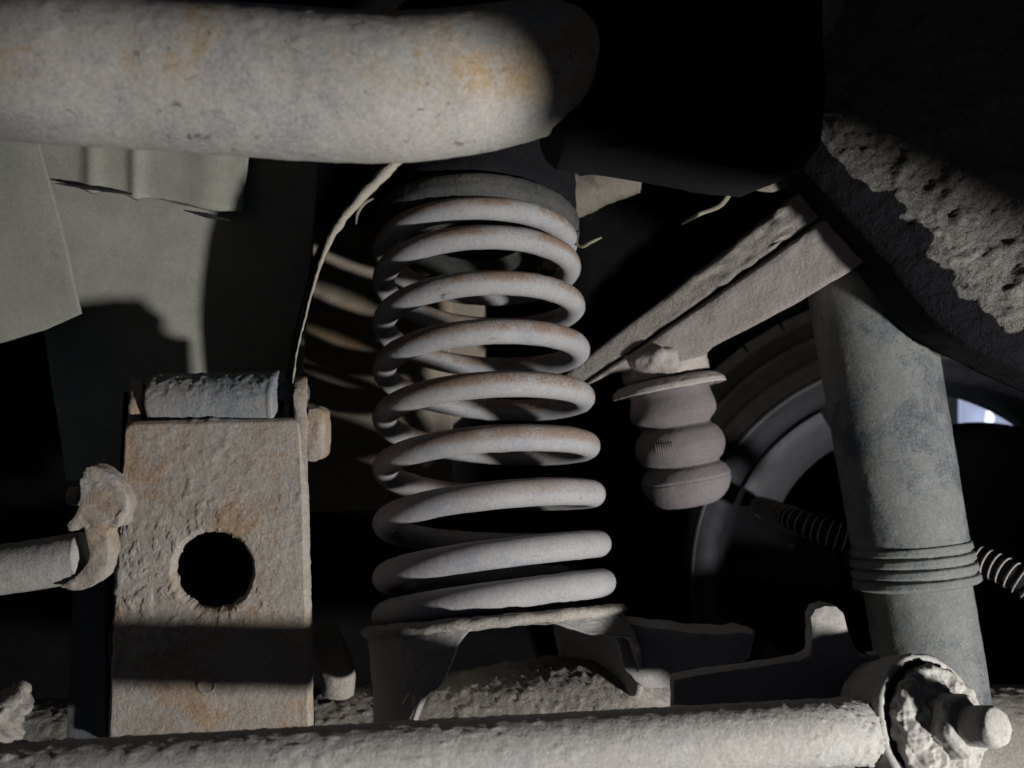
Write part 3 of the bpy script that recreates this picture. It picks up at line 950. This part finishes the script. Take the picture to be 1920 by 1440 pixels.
rimp = densify([(0.2035, 0.004), (0.2035, 0.0095), (0.2005, 0.0115), (0.1975, 0.0095), (0.1945, 0.001), (0.189, -0.004), (0.180, -0.012), (0.176, -0.05), (0.174, -0.11), (0.170, -0.17), (0.1765, -0.172), (0.18, -0.11), (0.185, -0.03), (0.199, -0.002), (0.2035, 0.004)], 0.006)
v, f = lathe_geo(wc, wax, rimp, 150)
make('rim', v, f, 'rim', wh)
v, f = lathe_geo(wc + (CX * 0.072 + CU * 0.004), wax, densify([(0.001, -0.06), (0.10, -0.06), (0.128, -0.064), (0.135, -0.072), (0.135, -0.125), (0.12, -0.13), (0.001, -0.13)], 0.01), 100)
make('brake_drum', v, f, 'dark', wh)
V, Fc = [], []
nu, nv = 40, 16
cu = CX - wax * CX.dot(wax); cu.normalize(); cvv = CU - wax * CU.dot(wax); cvv.normalize()
for i in range(nu + 1):
    t = math.radians(120 + 34 * i / nu)
    for k in range(nv + 1):
        w = k / nv
        V.append(wc + (cu * math.cos(t) + cvv * math.sin(t)) * (0.174 - 0.040 * w) - wax * (0.030 + 0.055 * w * w))
for i in range(nu):
    for k in range(nv):
        q = i * (nv + 1) + k
        Fc.append((q, q + 1, q + nv + 2, q + nv + 1))
make('lit_patch_plate', V, Fc, 'lit_patch', wh)  # added paler plate standing for the lit patch inside the rim
for k in range(5):
    t = 2 * math.pi * k / 5 + 1.45
    rd = u0 * math.cos(t) + v0 * math.sin(t)
    tg = wax.cross(rd)
    vv, ff = boxgeo(wc + rd * 0.11 - wax * 0.155, rd * 0.066, tg * 0.034, wax * 0.012, 0.005)
    make('spoke', vv, ff, 'rim', wh)

# workshop seen through the wheel opening
tl = thing('workshop_lamp', 'bluish white lamp glowing through the wheel opening', 'lamp', P(1888, 786, 1.9))
vv, ff = boxgeo(P(1888, 786, 1.92), CX * 0.10, CU * 0.06, CD * 0.01, 0.004)
make('diffuser', vv, ff, 'lamp', tl, smooth=False)
v, f = tube_geo([P(1858, 770, 1.88), P(1852, 810, 1.88)], 0.008, 16)
make('tube', v, f, 'tube', tl)
vv, ff = boxgeo(P(1888, 765, 1.8), CX * 0.022 + CU * 0.004, CU * 0.008, CD * 0.01, 0.003)
make('orange_lift_arm', vv, ff, 'orange', smooth=False, label='small orange bar in front of the glowing lamp', cat='bar')

# ================================================================== corrugated conduit
cpath = catmull([P(1425, 950, 0.80), P(1440, 956, 0.71), P(1480, 972, 0.635), P(1540, 994, 0.61), P(1610, 1016, 0.60), P(1700, 1030, 0.59), P(1800, 1040, 0.57), P(1860, 1060, 0.555), P(1925, 1095, 0.54), P(2010, 1150, 0.53)], 40)
cond = thing('cable_conduit', 'thin black corrugated hose passing behind the shock absorber', 'hose', cpath[0])
v, f = tube_geo(cpath, 0.0080, 20)
make('hose', v, f, 'gaiter', cond)
acc, last = 0.0, cpath[0]
step = 0.0049
ring_n = 0
for i in range(1, len(cpath) - 1):
    acc += (cpath[i] - cpath[i - 1]).length
    if acc >= step:
        acc = 0.0
        T = (cpath[i + 1] - cpath[i - 1]).normalized()
        a, b, c = basis(T)
        V, Fc = [], []
        for k in range(28):
            t = 2 * math.pi * k / 28
            rd = a * math.cos(t) + b * math.sin(t)
            for q in range(6):
                s = 2 * math.pi * q / 6
                V.append(cpath[i] + rd * (0.0090 + 0.0006 * math.cos(s)) + T * 0.0006 * math.sin(s))
        for k in range(28):
            for q in range(6):
                Fc.append((k * 6 + q, ((k + 1) % 28) * 6 + q, ((k + 1) % 28) * 6 + (q + 1) % 6, k * 6 + (q + 1) % 6))
        make('ring', V, Fc, 'rod', cond)
        ring_n += 1

# ================================================================== small things in the dark behind
slab('beige_bracket', [P(x, y, 0.69) for x, y in [(790, 470), (900, 500), (915, 640), (880, 770), (830, 810), (770, 800)]], CD * 0.03, 'brown', bevel=0.003, cuts=2, disp=crust(0.0008, 0.0004, 60),
     label='beige dusty bracket seen between the coils behind the spring', cat='bracket')
def stalk(pts, r, label, mat='straw', name='dry_stalk', flat=None):
    c = catmull(pts, 10)
    n = len(c)
    v, f = tube_geo(c, [r * (1 - 0.6 * abs(2 * i / n - 1) ** 2) for i in range(n)], 8, flat=flat)
    make(name, v, f, mat, label=label, cat='straw')
stalk([P(1062, 440, 0.55), P(1088, 462, 0.545), P(1108, 454, 0.54), P(1128, 445, 0.54)], 0.0011, 'short dry straw sticking out right of the upper coils')
stalk([P(1360, 285, 0.52), P(1372, 330, 0.52), P(1374, 350, 0.52), P(1352, 384, 0.52), P(1310, 402, 0.492), P(1278, 420, 0.53)], 0.0015, 'long pale curled stalk above the diagonal arm', flat=0.4)
stalk([P(700, 372, 0.50), P(682, 382, 0.50), P(670, 400, 0.50), P(667, 420, 0.505)], 0.0013, 'small curled straw left of the upper coils', flat=0.5)
stalk([P(1015, 470, 0.60), P(1000, 482, 0.60), P(1010, 495, 0.60), P(1012, 520, 0.60)], 0.0022, 'dry leaf scrap between the two upper coils', flat=0.4)
stalk([P(945, 735, 0.60), P(930, 770, 0.60)], 0.001, 'thin dry stem inside the middle of the spring')
stp = resample([P(1040, 372, 0.60), P(1085, 356, 0.598), P(1195, 334, 0.595)], 0.002)
v, f = tube_geo(stp, [0.0185 - 0.0085 * sstep(i / len(stp), 0.1, 1.0) for i in range(len(stp))], 48)
make('breather_stub', v, f, 'dim', disp=crust(0.0008, 0.0005, 90), label='short dusty tapered stub lit beside the upper spring seat', cat='stub')
v, f = tube_geo(catmull([P(1038, 285, 0.575), P(1052, 318, 0.572), P(1066, 352, 0.572), P(1062, 395, 0.575)], 14), 0.0042, 20)
make('seat_clip', v, f, 'flange', disp=crust(0.0008, 0.0008, 150), label='pale crusted strip hugging the right side of the upper spring seat', cat='clip')
v, f = tube_geo(catmull([P(1395, 338, 0.545), P(1440, 346, 0.545), P(1475, 338, 0.545), P(1515, 312, 0.545), P(1530, 280, 0.55)], 14), 0.0050, 24, flat=0.35)
make('hose_clip', v, f, 'dim', disp=crust(0.0005, 0.0003, 120), label='curved dusty hose clip between the diagonal arm and the frame rail', cat='clip')
bl = catmull([P(632, 1300, 0.54), P(634, 1265, 0.54), P(622, 1225, 0.545), P(606, 1190, 0.555)], 10)
v, f = tube_geo(bl, 0.0105, 32)
make('rubber_boot', v, f, 'mud', disp=crust(0.0006, 0.0003, 100), label='short dusty boot between the rusty bracket and the spring perch', cat='boot')
v, f = tube_geo(catmull([P(-30, 1400, 0.44), P(5, 1345, 0.44), P(25, 1300, 0.44)], 14), [0.011 * (1 - 0.5 * i / 28) for i in range(29)], 40)
make('mud_clump', v, f, 'mud', disp=clods(0.005, 120, 2, -0.1, 0.5, 0.001), label='yellowish clump of dried mud left of the return flange', cat='mud')

# ------------------------------------------------------------------ render settings
scene.render.engine = 'CYCLES'
scene.cycles.max_bounces = 4
scene.cycles.diffuse_bounces = 1
